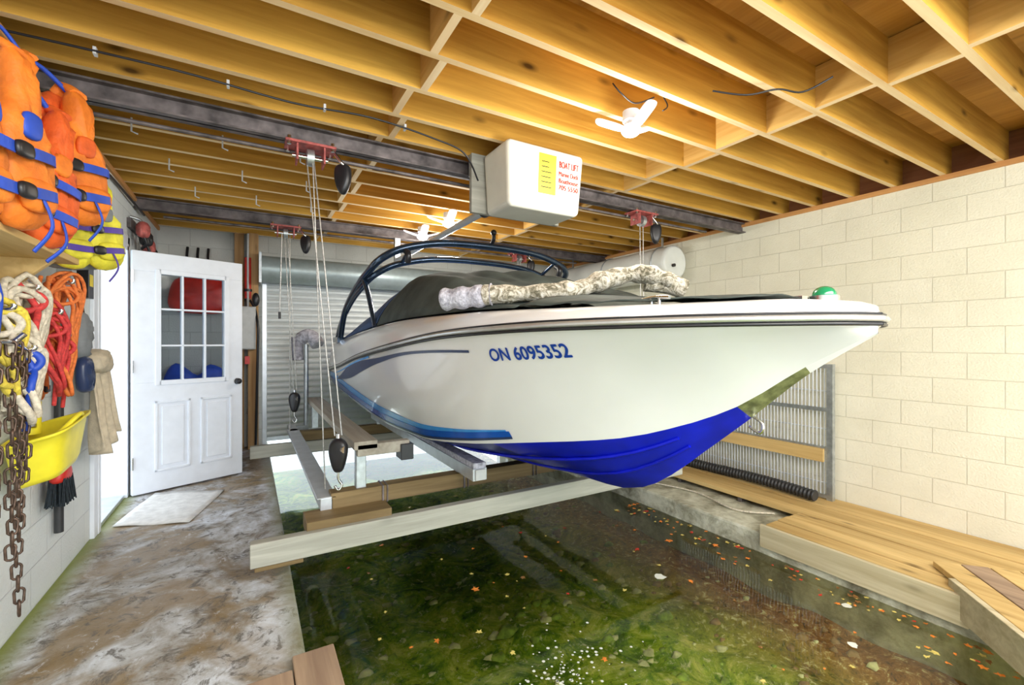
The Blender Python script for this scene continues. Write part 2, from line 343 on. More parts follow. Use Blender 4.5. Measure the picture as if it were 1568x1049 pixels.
dbox(wu0,wu1,wz0,wz1,-.004,.004,'glass')
for a in (.15,.49):
    for (p,q,r_,s_) in ((a,a+.26,-1.10,-1.08),(a,a+.26,-.52,-.50),(a,a+.02,-1.10,-.5),(a+.24,a+.26,-1.10,-.5)): dbox(p,q,r_,s_,.02,.034,'white')
    dbox(a+.05,a+.21,-1.05,-.55,.02,.032,'white')
c=V(D(.79,-.37,.02)); g.cyl(c,c+dn*.03,.03,'chrome'); g.ball(c+dn*.055,.028,'black')
for z in (-1.0,-.2,.55): g.cyl(D(.0,z-.05,.03),D(.0,z+.05,.03),.009,'chrome',8)
g.done(.003,1)
# garage roller door
g=G('rolling_garage_door')
Yd=6.34
def rd(u,v): 
    return (.17+u*3.44,Yd-.012*abs(math.sin(v*2.15*math.pi/.075))**.6,-1.18+v*2.15)
g.grid(rd,1,300,'door_r',True)
g.box(.17,3.61,Yd-.02,Yd+.02,-1.22,-1.17,'alu')
g.cyl((.10,6.16,.88),(3.68,6.16,.88),.16,'greysheet',28)
g.box(.09,.12,6.0,6.38,.7,1.06,'galv'); g.box(3.66,3.69,6.0,6.38,.7,1.06,'galv')
g.box(.13,.18,Yd-.05,Yd+.03,-1.25,.85,'alu'); g.box(3.6,3.65,Yd-.05,Yd+.03,-1.5,.85,'alu')
g.done(.002,1)
g=G('wood_post'); g.box(-.02,.09,6.2,6.39,-1.28,ZC,'post'); g.box(-.16,-.06,6.3,6.39,-1.28,ZC,'post'); g.done(.006)
g=G('electrical_panel'); g.box(-.10,.06,6.06,6.19,-.08,.42,'lgrey'); g.box(-.09,.05,6.05,6.06,-.07,.41,'lgrey'); g.cyl((-.02,6.12,.42),(-.02,6.12,1.28),.012,'lgrey',8); g.done(.006)
g=G('red_fire_pipe'); g.cyl((-.02,6.15,.52),(-.02,6.15,1.0),.035,'red'); g.cyl((-.02,6.15,.6),(-.02,6.15,.63),.045,'black'); g.tube([(.0,6.15,.5),(.05,6.12,.4),(.08,6.03,.2),(.08,6.03,-.1),(.06,6.12,-1.27)],.014,'black'); g.ball((.06,6.02,.5),(.04,.03,.08),'black'); g.box(-.05,.0,6.05,6.1,-.25,-.16,'red'); g.done()
g=G('wall_bracket_clutter')
for i in range(5):
    y=4.98+.13*i; z=.98-.05*i
    g.pillow([(-.04,-.06),(.04,-.06),(.05,.03),(0,.07),(-.05,.03)],.05,(-.80,y,z),(.6,.8,0),(0,0,1),'black' if i%2 else 'redbr',.004)
    g.tube([(-.89,y,z+.1),(-.82,y+.02,z+.08),(-.80,y,z)],.012,'galv',8); g.tube([(-.80,y,z-.05),(-.78,y+.02,z-.12),(-.82,y+.05,z-.16)],.012,'black',8)
g.box(-.9,-.87,4.92,5.7,.98,1.06,'rust')
for i in range(3): g.tube([(-.62+.1*i,6.36,1.1),(-.62+.1*i,6.3,.95),(-.58+.1*i,6.28,.86),(-.64+.1*i,6.3,.8)],.014,'black',8)
g.done()
g=G('red_rain_jacket'); g.pillow([(-.25,0),(.25,0),(.3,.2),(.2,.38),(-.2,.38),(-.3,.2)],.12,(-.48,6.31,.36),(1,0,0),(0,0,1),'red',.01); g.tube([(-.48,6.39,.80),(-.48,6.34,.80),(-.48,6.32,.72)],.01,'chrome',6); g.done()
g=G('blue_tarp'); g.pillow([(-.3,-.72),(.26,-.72),(.3,.05),(.12,.24),(-.0,.12),(-.2,.26),(-.32,.0)],.14,(-.52,6.29,-.50),(1,0,0),(0,0,1),'strap',.012); g.done()
# ---------------------------------------------------------------- steel beams + brackets
def ibeam(name,y):
    g=G(name); w=.09; zt=ZC-.004; zb=ZC-.105
    g.box(XL,XR,y-w/2,y+w/2,zt-.01,zt,'rust'); g.box(XL,XR,y-w/2,y+w/2,zb,zb+.01,'rust'); g.box(XL,XR,y-.006,y+.006,zb,zt,'rust')
    return g.done()
ibeam('steel_beam',3.0); ibeam('steel_beam',5.2)
def bracket(x,y):
    g=G('lift_pulley_bracket'); z=ZC-.11
    g.box(x-.14,x+.14,y-.075,y+.075,z-.014,z,'redbr')
    for k in (-.12,.12):
        for q in (-.06,.06): g.cyl((x+k,y+q,z-.03),(x+k,y+q,z+.02),.012,'chrome',8)
    g.box(x-.08,x-.07,y-.06,y+.06,z-.11,z,'redbr'); g.box(x+.07,x+.08,y-.06,y+.06,z-.11,z,'redbr')
    g.cyl((x-.1,y,z-.07),(x+.1,y,z-.07),.012,'chrome',10)
    g.cyl((x-.02,y,z-.07),(x+.02,y,z-.07),.05,'galv',20)
    px=x+.17
    g.tube([(px-.03,y,z-.01),(px,y-.02,z-.06),(px+.02,y-.02,z-.08)],.01,'chrome',6)
    g.pillow([(-.05,-.02),(-.045,.06),(0,.08),(.045,.06),(.05,-.02),(.02,-.10),(-.02,-.10)],.05,(px+.02,y,z-.15),(.8,-.6,0),(0,0,1),'black')
    g.done()
BX=(.32,3.15)
for y in (3.0,5.2):
    for x in BX: bracket(x,y)
def pulley(name,c,s=1):
    g=G(name); x,y,z=c
    g.pillow([(-.055*s,0),(-.045*s,.06*s),(0,.085*s),(.045*s,.06*s),(.055*s,0),(.03*s,-.10*s),(0,-.12*s),(-.03*s,-.10*s)],.05,(x,y,z),(.86,-.5,0),(0,0,1),'black')
    g.cyl((x+.02,y-.035,z+.02),(x+.026,y-.045,z+.02),.02,'chrome',12)
    g.tube([(x,y,z-.11),(x,y,z-.16),(x+.02,y,z-.20),(x,y,z-.23),(x-.02,y,z-.2)],.008,'chrome',6); g.cyl((x,y,z+.07),(x,y,z+.11),.012,'chrome',8)
    g.done()
pulley('cable_pulley',(.46,2.86,-.66),1.0); pulley('cable_pulley',(.40,5.15,-.6),1.0)
g=G('lift_cables')
for x0,y0,x1,y1,z1 in ((.30,3.0,.44,2.86,-.56),(.34,3.0,.48,2.86,-.56),(.33,2.97,.40,2.96,-.9),(.31,5.2,.39,5.15,-.5),(.34,5.2,.42,5.15,-.5),(.36,5.2,.36,5.2,-.93),
    (3.13,3.0,3.13,2.98,-.92),(3.17,3.0,3.17,2.98,-.92),(3.13,5.2,3.13,5.2,-.92),(3.17,5.2,3.17,5.2,-.92)):
    g.tube([(x0,y0,1.12),(x1,y1,z1)],.004,'cable',6,k=1)
g.tube([(.28,5.1,1.1),(.26,5.1,.3)],.006,'cable',6,k=1); g.tube([(.26,5.1,.31),(.26,5.1,.24)],.012,'black',6,k=1)
g.done()
# ---------------------------------------------------------------- lift cradle
g=G('boat_lift_cradle')
g.box(0,3.3,2.66,2.72,-1.165,-1.04,'greywood'); g.box(.02,.25,2.655,2.725,-1.185,-1.165,'brownbeam')
g.box(.27,.74,2.70,2.90,-1.075,-.995,'brownbeam')
g.box(.42,3.2,2.86,2.96,-1.005,-.905,'brownbeam')
for x in (.72,1.28,1.85): g.box(x,x+.012,2.85,2.97,-1.01,-.90,'rust'); g.box(x+.03,x+.038,2.85,2.97,-1.01,-.90,'rust')
g.box(0,3.3,5.17,5.23,-1.165,-1.04,'greywood'); g.box(.42,3.2,5.15,5.25,-1.03,-.93,'brownbeam')
g.box(.36,.43,2.86,5.3,-1.0,-.93,'alu'); g.box(.34,.45,2.86,5.3,-.93,-.92,'alu')
g.box(3.1,3.18,2.86,5.3,-1.0,-.92,'alu')
for x in (.60,3.20):
    for y in (2.92,5.2): g.box(x-.03,x+.03,y-.03,y+.03,-.91,-.65,'galv'); g.cyl((x-.02,y-.035,-.68),(x-.02,y-.045,-.68),.014,'chrome',8)
g.box(.54,.68,2.80,5.35,-.65,-.60,'greywoody'); g.box(3.12,3.26,2.80,5.35,-.65,-.60,'greywoody')
g.box(.56,.88,2.80,2.86,-.69,-.62,'greywoody')
g.box(.82,.90,2.78,2.90,-.74,-.64,'black')
for x in (1.28,2.52):
    g.box(x-.05,x+.05,2.6,5.4,-.89,-.81,'alu'); g.box(x-.045,x+.045,2.6,5.4,-.81,-.775,'gcarpet')
    g.box(x-.035,x+.035,2.585,2.6,-.885,-.815,'lgrey')
    for y in (2.92,5.2): g.box(x-.03,x+.03,y-.03,y+.03,-.93,-.88,'galv')
g.cyl((.55,5.55,-.95),(.55,5.55,-.02),.025,'galv',10); g.box(.36,.57,5.52,5.58,-.98,-.93,'galv'); g.box(.36,.44,5.2,5.6,-1.0,-.92,'alu')
g.done(.003,1)
g=G('guide_post_padding'); g.tube([(.50,5.6,.04),(.56,5.55,.08),(.62,5.5,.05),(.66,5.45,-.03)],.075,'gcarpet',12); g.tube([(.46,5.62,.06),(.47,5.6,-.20)],.06,'gcarpet',10); g.done()
# ---------------------------------------------------------------- boat
CX=1.9
def interp(keys):
    xs=[k[0] for k in keys]; ys_=[k[1] for k in keys]; n=len(xs)
    sl=[(ys_[i+1]-ys_[i])/(xs[i+1]-xs[i]) for i in range(n-1)]
    ms=[sl[0]]+[0 if sl[i-1]*sl[i]<=0 else 2*sl[i-1]*sl[i]/(sl[i-1]+sl[i]) for i in range(1,n-1)]+[sl[-1]]
    def f(x):
        x=min(max(x,xs[0]),xs[-1]); i=0
        while i<n-2 and x>xs[i+1]: i+=1
        h=xs[i+1]-xs[i]; t=(x-xs[i])/h
        return (2*t**3-3*t*t+1)*ys_[i]+(t**3-2*t*t+t)*h*ms[i]+(-2*t**3+3*t*t)*ys_[i+1]+(t**3-t*t)*h*ms[i+1]
    return f
YB=.71; YS=5.85
zk=interp([(YB,.03),(.93,-.120),(1.18,-.34),(1.41,-.533),(1.6,-.69),(1.8,-.81),(2.03,-.868),(2.6,-.89),(3.5,-.895),(YS,-.89)])
zc=interp([(YB,.035),(.93,-.095),(1.18,-.28),(1.4,-.39),(1.6,-.46),(2.0,-.53),(2.5,-.61),(3,-.66),(3.7,-.67),(YS,-.60)])
hc=interp([(YB,0),(.93,.03),(1.18,.10),(1.4,.22),(1.6,.36),(2.0,.60),(2.5,.78),(3,.86),(4,.92),(YS,.92)])
hr=interp([(YB,0.0),(.74,.12),(.8,.23),(1.0,.46),(1.3,.68),(1.7,.86),(2.2,.98),(3,1.07),(4,1.10),(YS,1.06)])
zr=interp([(YB,.065),(1.5,.055),(2.2,.03),(3,-.04),(4,-.14),(5,-.26),(YS,-.34)])
zd=interp([(YB,.105),(.77,.135),(.9,.148),(1.5,.15),(2.2,.16),(3,.155),(4,.11),(5,.05),(YS,.0)])
def side(Y,t,off=0.0,sgn=-1):
    x=hc(Y)+(hr(Y)-hc(Y))*t + .035*math.sin(math.pi*t)*min(1,max(0,(Y-1.6)/1.2)) - .03*math.sin(math.pi*t)*max(0,1-abs(Y-1.3)/.6)
    z=zc(Y)+(zr(Y)-zc(Y))*t
    return V((CX+sgn*(x+off),Y,z))
def section(Y):
    P=[(0,zk(Y)),(hc(Y)*.5,zk(Y)+(zc(Y)-zk(Y))*.47),(hc(Y),zc(Y)-.004),(hc(Y)+.004,zc(Y))]
    for t in (.12,.25,.4,.55,.7,.85,1.0):
        s_=side(Y,t,0,1); P.append((s_.x-CX,s_.z))
    r=hr(Y); k=min(1,r/.3); d=zd(Y)
    P+=[(r+.012*k,zr(Y)+.012),(r+.008*k,zr(Y)+.035),(r-.012*k,zr(Y)+max(.036,(d-zr(Y))*.6)),(r-.045*k,d-.014),(r-.09*k,d),(r*.7,d+.008),(r*.35,d+.012),(0,d+.015)]
    return P
sts=[YB,YB+.005,YB+.015,.74,.76,.785,.83,.88,.93,1.0,1.08,1.17,1.25,1.33,1.42,1.5,1.6,1.7,1.8,1.95]+[2.1+.15*i for i in range(25)]+[YS]
g=G('motor_boat')
secs=[section(y) for y in sts]; n=len(secs[0])
for sg in (-1,1):
    vs=[(CX+sg*x,y,z) for y,S in zip(sts,secs) for x,z in S]
    # side+deck band: one continuous smooth surface
    fs=[]
    for i in range(len(sts)-1):
        for j in range(3,n-1):
            q=(i*n+j,i*n+j+1,(i+1)*n+j+1,(i+1)*n+j); fs.append(q if sg>0 else q[::-1])
    g.add(vs,fs,'gel',True)
    for i0 in range(len(sts)-1):
        pass
    groups={}
    for i in range(len(sts)-1):
        ym=(sts[i]+sts[i+1])/2; mt='gel' if ym<.93 else ('bowplate' if ym<1.17 else ('blue' if ym<2.2 else 'navyhull'))
        for j in range(0,3):
            q=(i*n+j,i*n+j+1,(i+1)*n+j+1,(i+1)*n+j); groups.setdefault(mt,[]).append(q if sg>0 else q[::-1])
    for mt,fl in groups.items():
        idx=sorted({k for f in fl for k in f}); mp={k:a for a,k in enumerate(idx)}
        g.add([vs[k] for k in idx],[tuple(mp[k] for k in f) for f in fl],mt,True)
S=secs[-1]; ring=[(CX+x,YS,z) for x,z in S]+[(CX-x,YS,z) for x,z in S[::-1]]
g.add(ring,[tuple(range(len(ring)))],'sblue')
for sg in (-1,1):
    P=[]
    for y in [YB-.005]+sts[2:]:
        P.append((CX+sg*(hr(y)+.012) if y>YB else CX,y-.006,zr(y)+.020))
    g.tube(P,.013,'railchrome',8,k=2)
    g.tube([(p[0]+sg*.001,p[1]+.001,p[2]-.020) for p in P],.007,'black',6,k=2)
    g.tube([(p[0]-sg*.003,p[1]+.001,p[2]+.017) for p in P],.004,'black',6,k=2)
    for fr_ in (.38,.72):
        Q=[]
        for y in sts:
            if y<1.35: continue
            Q.append((CX+sg*hc(y)*fr_,y,zk(y)+(zc(y)-zk(y))*(fr_*.94)-.004))
        g.tube(Q,.010,'blue',6,k=1)
def strip(path,mat,off=.004,res=30):
    for sg in (-1,1):
        C=catmull([(a,b,w) for a,b,w in path],res//(len(path)-1)+2)
        vs=[];fs=[]
        for p in C:
            for e in (-.5,-.17,.17,.5):
                vs.append(side(p.x,min(1,max(.0,p.y+e*p.z)),off,sg))
        for i in range(len(C)-1):
            for j in range(3):
                q=(i*4+j,i*4+j+1,(i+1)*4+j+1,(i+1)*4+j); fs.append(q if sg>0 else q[::-1])
        g.add(vs,fs,mat,True)
strip([(5.84,.74,.52),(5.5,.62,.50),(4.9,.44,.34),(4.2,.28,.22),(3.4,.17,.13),(2.7,.115,.09),(2.12,.105,.05)],'lblue',.004)
strip([(5.84,.50,.5),(5.4,.40,.40),(4.8,.24,.24),(4.1,.14,.16),(3.3,.08,.11),(2.6,.075,.085),(2.10,.085,.06)],'sblue',.007)
strip([(5.6,.28,.04),(4.9,.13,.04),(4.1,.06,.035),(3.2,.03,.03),(2.10,.05,.022)],'navy',.009)
strip([(5.3,.66,.02),(4.8,.76,.18),(4.4,.82,.24),(3.9,.87,.16),(3.4,.90,.07),(2.8,.92,.03),(2.1,.86,.022)],'navy',.005)
strip([(5.5,.85,.03),(4.9,.90,.03),(4.3,.95,.03),(3.6,.975,.03)],'lblue',.006)
def text_mesh(body,size,shear=0.0):
    cu=bpy.data.curves.new('t','FONT'); cu.body=body; cu.size=size; cu.shear=shear
    o=bpy.data.objects.new('t',cu); bpy.context.collection.objects.link(o)
    bpy.context.view_layer.update()
    dg=bpy.context.evaluated_depsgraph_get(); me=bpy.data.meshes.new_from_object(o.evaluated_get(dg))
    vs=[tuple(v_.co) for v_ in me.vertices]; fs=[tuple(p.vertices) for p in me.polygons]
    bpy.data.objects.remove(o); return vs,fs
vs,fs=text_mesh('ON 6095352',.085,.3)
wid=max(v_[0] for v_ in vs)
for k,(dx,dy) in enumerate(((0,0),(.003,0),(0,.002),(.003,.002),(.0015,.001),(.0015,-.001))):
    out=[]
    for x,y_,z_ in vs:
        Y=1.975-x/wid*.43-dx; hh=zr(Y)-zc(Y); out.append(side(Y,.765+(y_*.98+dy)/hh,.005+.0004*k,-1))
    g.add(out,fs,'bluetxt')
g.cyl((CX,.88,.155),(CX,.88,.178),.05,'chrome',20); g.ball((CX,.88,.180),(.045,.04,.036),'green'); g.box(CX-.02,CX+.02,.95,1.02,.16,.185,'chrome')
for y in (1.25,5.2):
    for sg in (-1,1):
        x=CX+sg*(hr(y)-.14); g.tube([(x,y-.07,zd(y)+.025),(x,y,zd(y)+.03),(x,y+.07,zd(y)+.025)],.008,'chrome',8); g.cyl((x,y-.02,zd(y)),(x,y-.02,zd(y)+.03),.007,'chrome',8); g.cyl((x,y+.02,zd(y)),(x,y+.02,zd(y)+.03),.007,'chrome',8)
g.tube([(CX,1.17,-.32),(CX,1.12,-.35),(CX,1.13,-.39),(CX,1.18,-.37)],.006,'chrome',8)
g.box(CX-.95,CX+.95,YS-.02,6.1,-.42,-.36,'sblue'); g.box(CX-.10,CX+.10,YS,6.05,-.93,-.45,'navy'); g.cyl((CX,6.0,-.86),(CX,6.12,-.86),.06,'navy',14)
for a in range(3):
    an=a*2.094; g.pillow([(-.03,.04),(.03,.04),(.055,.12),(0,.17),(-.04,.12)],.012,(CX,6.08,-.86),(math.cos(an),.2,math.sin(an)),(-math.sin(an),0,math.cos(an)),'chrome')
def arch(dy,dz,r,w=0):
    L=[(-1.02+w,5.35+dy,.03),(-1.03+w,5.0+dy,.32+dz),(-1.02+w,4.5+dy,.51+dz),(-1.0+w,4.06+dy,.62+dz),(-.94+w,3.75+dy,.71+dz),(-.74,3.66+dy,.80+dz),(-.35,3.63+dy,.865+dz)]
    P=[(CX+a,b,c) for a,b,c in L]+[(CX-a,b,c) for a,b,c in L[::-1]]
    g.tube(P,r,'tower',12,k=6)
    return P
A=arch(0,0,.032); B2=arch(.26,-.10,.028,.01)
for i in (3,5,8,10): g.tube([A[i],B2[i]],.018,'tower',8,k=1)
for sg in (-1,1):
    x=CX+sg*1.01; g.tube([(x,4.2,.58),(x,4.0,.42),(x*1.0,3.75,.13)],.022,'tower',10)
    g.box(x-.05,x+.05,5.28,5.64,.0,.06,'tower')
g.tube([(CX,3.64,.88),(CX,3.58,.93),(CX,3.58,.985)],.018,'black',8); g.ball((CX,3.58,.99),.028,'black')
for xx in (-.78,.75): g.tube([(CX+xx,3.66,.76),(CX+xx,3.60,.72),(CX+xx,3.62,.66)],.028,'black',8)
boat=g.done()
# covers
g=G('boat_cover')
hz=interp([(1.85,.0),(2.1,.05),(2.4,.15),(2.8,.30),(3.1,.38),(3.5,.40),(3.9,.34),(4.4,.26),(5.3,.14),(5.6,.01)])
def cov(y0,y1,ed=.10):
    def f(u,v):
        Y=y0+(y1-y0)*u; s_=v*2-1; w=(hr(Y)-ed)
        a=abs(s_); prof=(1-a**5)
        prof2=min(1,prof*1.4)
        z=zd(Y)+.02+hz(Y)*prof2*(1-.18*a)+.014*math.sin(9*Y+5*s_)*prof+.010*math.sin(23*s_+3*Y)*prof
        return (CX+w*s_,Y,z-(.0 if a<.999 else .01))
    return f
g.grid(cov(1.85,3.75),40,60,'canvas'); g.grid(cov(3.75,5.6,.09),30,60,'canvasblue'); g.done(solid=.006)
g=G('bow_cover')
def bc(u,v):
    Y=.98+.86*u; s_=v*2-1; w=hr(Y)-.12; a=abs(s_)
    return (CX+w*s_,Y,zd(Y)+.018+(.015+.07*max(0,u-.45)/.55)*(1-a**4)+.004*math.sin(30*Y+8*s_))
g.grid(bc,20,24,'canvas'); g.done(solid=.005)
g=G('carpet_bunk_roll')
g.tube([(1.04,2.08,.245),(1.16,1.99,.248),(1.36,1.87,.258),(1.48,1.83,.28),(1.60,1.79,.325),(1.76,1.74,.365),(1.86,1.69,.355),(1.94,1.64,.325)],lambda t:.066+.008*math.sin(t*25)+.006*math.sin(t*61),'camo',16,flat=.72)
g.tube([(1.84,1.73,.330),(1.95,1.66,.315),(2.02,1.62,.285)],.055,'camo',12)
g.tube([(1.10,2.14,.235),(1.30,2.02,.24),(1.50,1.93,.245)],.05,'camo',12,flat=.6)
g.done()
g=G('carpet_bunk_roll'); g.tube([(.88,2.22,.225),(.98,2.13,.235),(1.08,2.05,.245)],lambda t:.070+.008*math.sin(t*20),'gcarpet',14,flat=.8); g.done()
# ---------------------------------------------------------------- motor box
g=G('lift_motor_housing')
x0,x1,y0,y1,zb,zt=1.40,2.02,2.45,2.80,.88,1.30
tp=.025
g.add([(x0+tp,y0+tp,zb),(x1-tp,y0+tp,zb),(x1-tp,y1,zb),(x0+tp,y1,zb),(x0,y0,zt),(x1,y0,zt),(x1,y1,zt),(x0,y1,zt)],[(0,3,2,1),(4,5,6,7),(0,1,5,4),(1,2,6,5),(2,3,7,6),(3,0,4,7)],'plastic')
g.done(.035,5)
g=G('motor_mount_board'); g.box(1.32,2.06,2.81,2.85,.90,ZC,'greywood'); g.box(1.36,1.40,2.83,2.95,1.19,1.3,'galv'); g.box(1.9,1.94,2.83,2.95,1.19,1.3,'galv'); g.done(.004)
g=G('warning_label')
def fy(z): return y0+tp*(zt-z)/(zt-zb)-.003
def lab(xa,xb,za,zb_,mat,o=0): g.add([(xa,fy(za)-o,za),(xb,fy(za)-o,za),(xb,fy(zb_)-o,zb_),(xa,fy(zb_)-o,zb_)],[(0,1,2,3)],mat)
lab(1.64,1.78,.99,1.25,'label')
for i in range(6): lab(1.66,1.66+.1*random.uniform(.6,1),1.03+i*.033,1.037+i*.033,'black',.001)
for k,(t_,sz,zz) in enumerate((('BOAT LIFT',.062,1.18),('Marine Dock',.045,1.125),('Boathouse',.045,1.08),('705 5550',.045,1.035))):
    vs,fs=text_mesh(t_,sz); wd=max(q[0] for q in vs)
    for dx in (0,.002): g.add([(1.80+dx+x/wd*.165,fy(zz+y_)-.003,zz+y_) for x,y_,z_ in vs],fs,'redtxt')
g.done()
g=G('drive_shaft_pipe'); g.cyl((1.47,2.86,.95),(1.47,5.15,.95),.026,'pvc',14); g.cyl((1.47,2.86,.95),(1.47,2.92,.95),.045,'rubber',14); g.box(1.44,1.50,5.12,5.18,.92,1.20,'galv')
g.done()
g=G('drive_shaft_line'); g.cyl((-.7,3.09,1.18),(4.2,3.09,1.18),.012,'rust',8); g.cyl((-.7,5.29,1.18),(4.2,5.29,1.18),.012,'rust',8)
g.done()
# ---------------------------------------------------------------- lights
def led(x,y,s=1.0,e=55,rot=.35):
    g=G('led_garage_light'); z=ZC-.02
    g.cyl((x,y,z+.02),(x,y,z-.035),.045*s,'white',20); g.cyl((x,y,z-.035),(x,y,z-.07),.035*s,'alu',20)
    g.ball((x,y,z-.085),(.052*s,.052*s,.034*s),'ledon')
    for k in range(3):
        a=rot+k*2.094; d=V((math.cos(a),math.sin(a),.38)).normalized(); t=V((-math.sin(a),math.cos(a),0))
        g.pillow([(0.0,-.026*s),(.09*s,-.034*s),(.15*s,-.026*s),(.15*s,.026*s),(.09*s,.034*s),(0,.026*s)],.016,V((x,y,z-.09))+d*.045*s,d,-t,'ledpanel')
    g.done()
    L=bpy.data.lights.new('led_lamp','POINT'); L.energy=e; L.color=(1,.95,.86); L.shadow_soft_size=.12
    o=bpy.data.objects.new('led_lamp',L); o.location=(x,y,z-.34+H); bpy.context.collection.objects.link(o)
led(1.87,1.86,1.05,34); led(1.74,4.25,1.2,34); led(1.70,4.93,1.2,22)
# ---------------------------------------------------------------- wires on ceiling
g=G('ceiling_wiring')
g.tube([(-.9,2.66,1.29),(-.3,2.64,1.29),(.2,2.66,1.28),(.6,2.63,1.29),(1.0,2.66,1.27),(1.2,2.66,1.22),(1.34,2.75,1.1)],.006,'black',6)
for x in (-.6,-.1,.35,.8): g.box(x,x+.012,2.645,2.675,1.278,1.31,'wire')
g.tube([(2.08,1.49,1.31),(2.2,1.38,1.27),(2.34,1.30,1.30),(2.42,1.22,1.27),(2.5,1.12,1.32)],.005,'black',6)
g.tube([(1.62,1.74,1.34),(1.66,1.72,1.29),(1.78,1.74,1.28),(1.88,1.70,1.32)],.004,'black',6); g.tube([(1.98,1.76,1.42),(2.02,1.73,1.33),(1.97,1.72,1.28)],.004,'black',6)
g.done()
g=G('roof_nail_hooks')
for i in range(9):
    x=-.6+.45*(i%3)+.1*(i//3); y=3.4+.62*(i//3); g.tube([(x,y,1.32),(x,y,1.24),(x+.03,y,1.23)],.005,'wire',6,k=1)
g.done()
# ---------------------------------------------------------------- tank
g=G('white_water_tank')
TZ=.975
g.tube([(4.46,3.70,TZ),(4.46,3.71,TZ),(4.46,3.76,TZ),(4.46,5.85,TZ),(4.46,5.9,TZ)],lambda t:.205 if t>.02 else .18,'tank',32,k=1)
for y in (3.9,4.8,5.7): g.tube([(4.46+.212*math.cos(a),y,TZ+.212*math.sin(a)) for a in [i*math.pi/12 for i in range(24)]],.008,'galv',6,k=1,closed=True)
for y in (3.9,5.7): g.box(4.45,4.47,y-.01,y+.01,1.17,1.31,'galv')
g.cyl((4.40,3.69,.93),(4.40,3.66,.93),.02,'black',10)
g.done()
# ---------------------------------------------------------------- right dock
g=G('wooden_dock')
n=7; w=(XR-.005-SX1)/n
for i in range(n):
    a=SX1+i*w
    y1=2.07 if i<3 else 3.95
    g.box(a+.007,a+w-.007,.0,y1,-1.485,ZD+(.005 if i%2 else 0),'deck')
g.box(SX1-.03,SX1,.89,2.10,-1.63,ZD-.004,'fascia'); g.box(SX1,4.05,2.07,2.10,-1.53,ZD-.03,'fascia')
for y in (.1,.7,1.3,1.9,2.6,3.3): g.box(SX1+.02 if y<2 else 4.06,XR-.005,y,y+.04,-1.53,-1.485,'rust')
g.done(.004)
g=G('dock_corner')
dd=V((3.02-3.55,.45-.93,0)).normalized(); pn=V((dd.y,-dd.x,0)); 
if pn.y>0: pn=-pn
for i in range(8):
    a=V((3.60,.975,0))+pn*(.02+.145*i); L=.95+.02*i
    vs=[]
    for z in (-1.44,-1.405):
        for p in (a-dd*.25,a+dd*L,a+dd*L+pn*.137,a-dd*.25+pn*.137): vs.append((p.x,p.y,z))
    g.add(vs,[(0,1,2,3),(7,6,5,4),(0,4,5,1),(1,5,6,2),(2,6,7,3),(3,7,4,0)],'deckold' if i==1 else 'deck')
g.beam(V((3.60,.975,-1.50))-dd*.02,V((3.60,.975,-1.50))+dd*.98,.035,.19,'fascia')
g.done(.004)
g=G('near_wood_planks')
for i,(a,b_,yy,mt) in enumerate(((.145,.30,1.98,'deckold'),(-.02,.14,1.90,'deckold'),(-.19,-.025,1.88,'deckold'),(-.36,-.195,1.84,'deckold'))): g.box(a,b_,-1.5,yy,-1.278,-1.245,mt)
g.done(.005)
# ---------------------------------------------------------------- metal rack leaning on right wall
g=G('metal_grid_gate')
xa=4.60
for y in (2.08,3.75): g.box(xa-.02,xa+.03,y-.025,y+.025,ZD,-.20,'galv')
for z in (-1.42,-.98,-.62,-.22): g.box(xa-.015,xa+.02,2.08,3.75,z-.018,z+.018,'galv')
y=2.13
while y<3.72: g.cyl((xa,y,-1.42),(xa,y,-.22),.006,'wire',6); y+=.033
for z in (-1.3,-1.1,-.8,-.45): g.cyl((xa+.008,2.08,z),(xa+.008,3.75,z),.006,'wire',6)
g.box(xa-.05,xa-.02,2.12,3.7,-1.10,-.98,'deck')
g.done()
g=G('corrugated_drain_hose')
N=260; P=[]
for i in range(N+1):
    t=i/N; P.append((4.42+.04*math.sin(t*4),2.12+t*1.85,-1.388+.006*math.sin(t*7)))
g.tube(P,lambda t:.046+.007*math.sin(t*N*1.3),'rubber',14,k=1); g.done()
g=G('rope_strand'); g.tube([(3.7,3.6,-1.52),(3.9,3.0,-1.515),(3.8,2.5,-1.515),(4.0,2.25,-1.51)],.008,'ropeW',6); g.done()
# ---------------------------------------------------------------- leaves, foam
g=G('floating_leaves')
for i in range(260):
    x=random.uniform(.3,3.5); y=random.uniform(.2,4.6)
    if i%2==0: x=3.52-abs(random.gauss(0,.18)); y=random.uniform(.4,3.4)
    s_=random.uniform(.008,.024)*(1.4 if i%7==0 else 1); a0=random.uniform(0,6.28); pts=[]
    for k in range(10):
        r=s_*(1 if k%2==0 else .55)*random.uniform(.7,1.2)*(1 if k%5 else 1.4); a=a0+k*.628; pts.append((x+r*math.cos(a),y+r*math.sin(a),ZW+.003+random.uniform(0,.004)))
    g.add(pts,[tuple(range(10))],random.choice(['leafO','leafY','leafB','leafR','leafO','leafY']))
g.done()
g=G('water_foam')
for i in range(520):
    t=random.random(); x=.40+t*1.15+random.gauss(0,.14); y=1.2+t*.75+random.gauss(0,.10)
    s_=random.uniform(.002,.010); a0=random.uniform(0,6)
    if x<.22: continue
    g.add([(x+s_*math.cos(a0+k),y+s_*math.sin(a0+k),ZW+.002) for k in range(6)],[tuple(range(6))],'foam')
for x,y,s_ in ((2.55,2.25,.045),(3.3,1.4,.03),(2.9,1.2,.03)):
    g.add([(x+s_*random.uniform(.6,1.1)*math.cos(k*.7),y+s_*random.uniform(.6,1.1)*math.sin(k*.7),ZW+.006) for k in range(9)],[tuple(range(9))],'foam')
g.done()
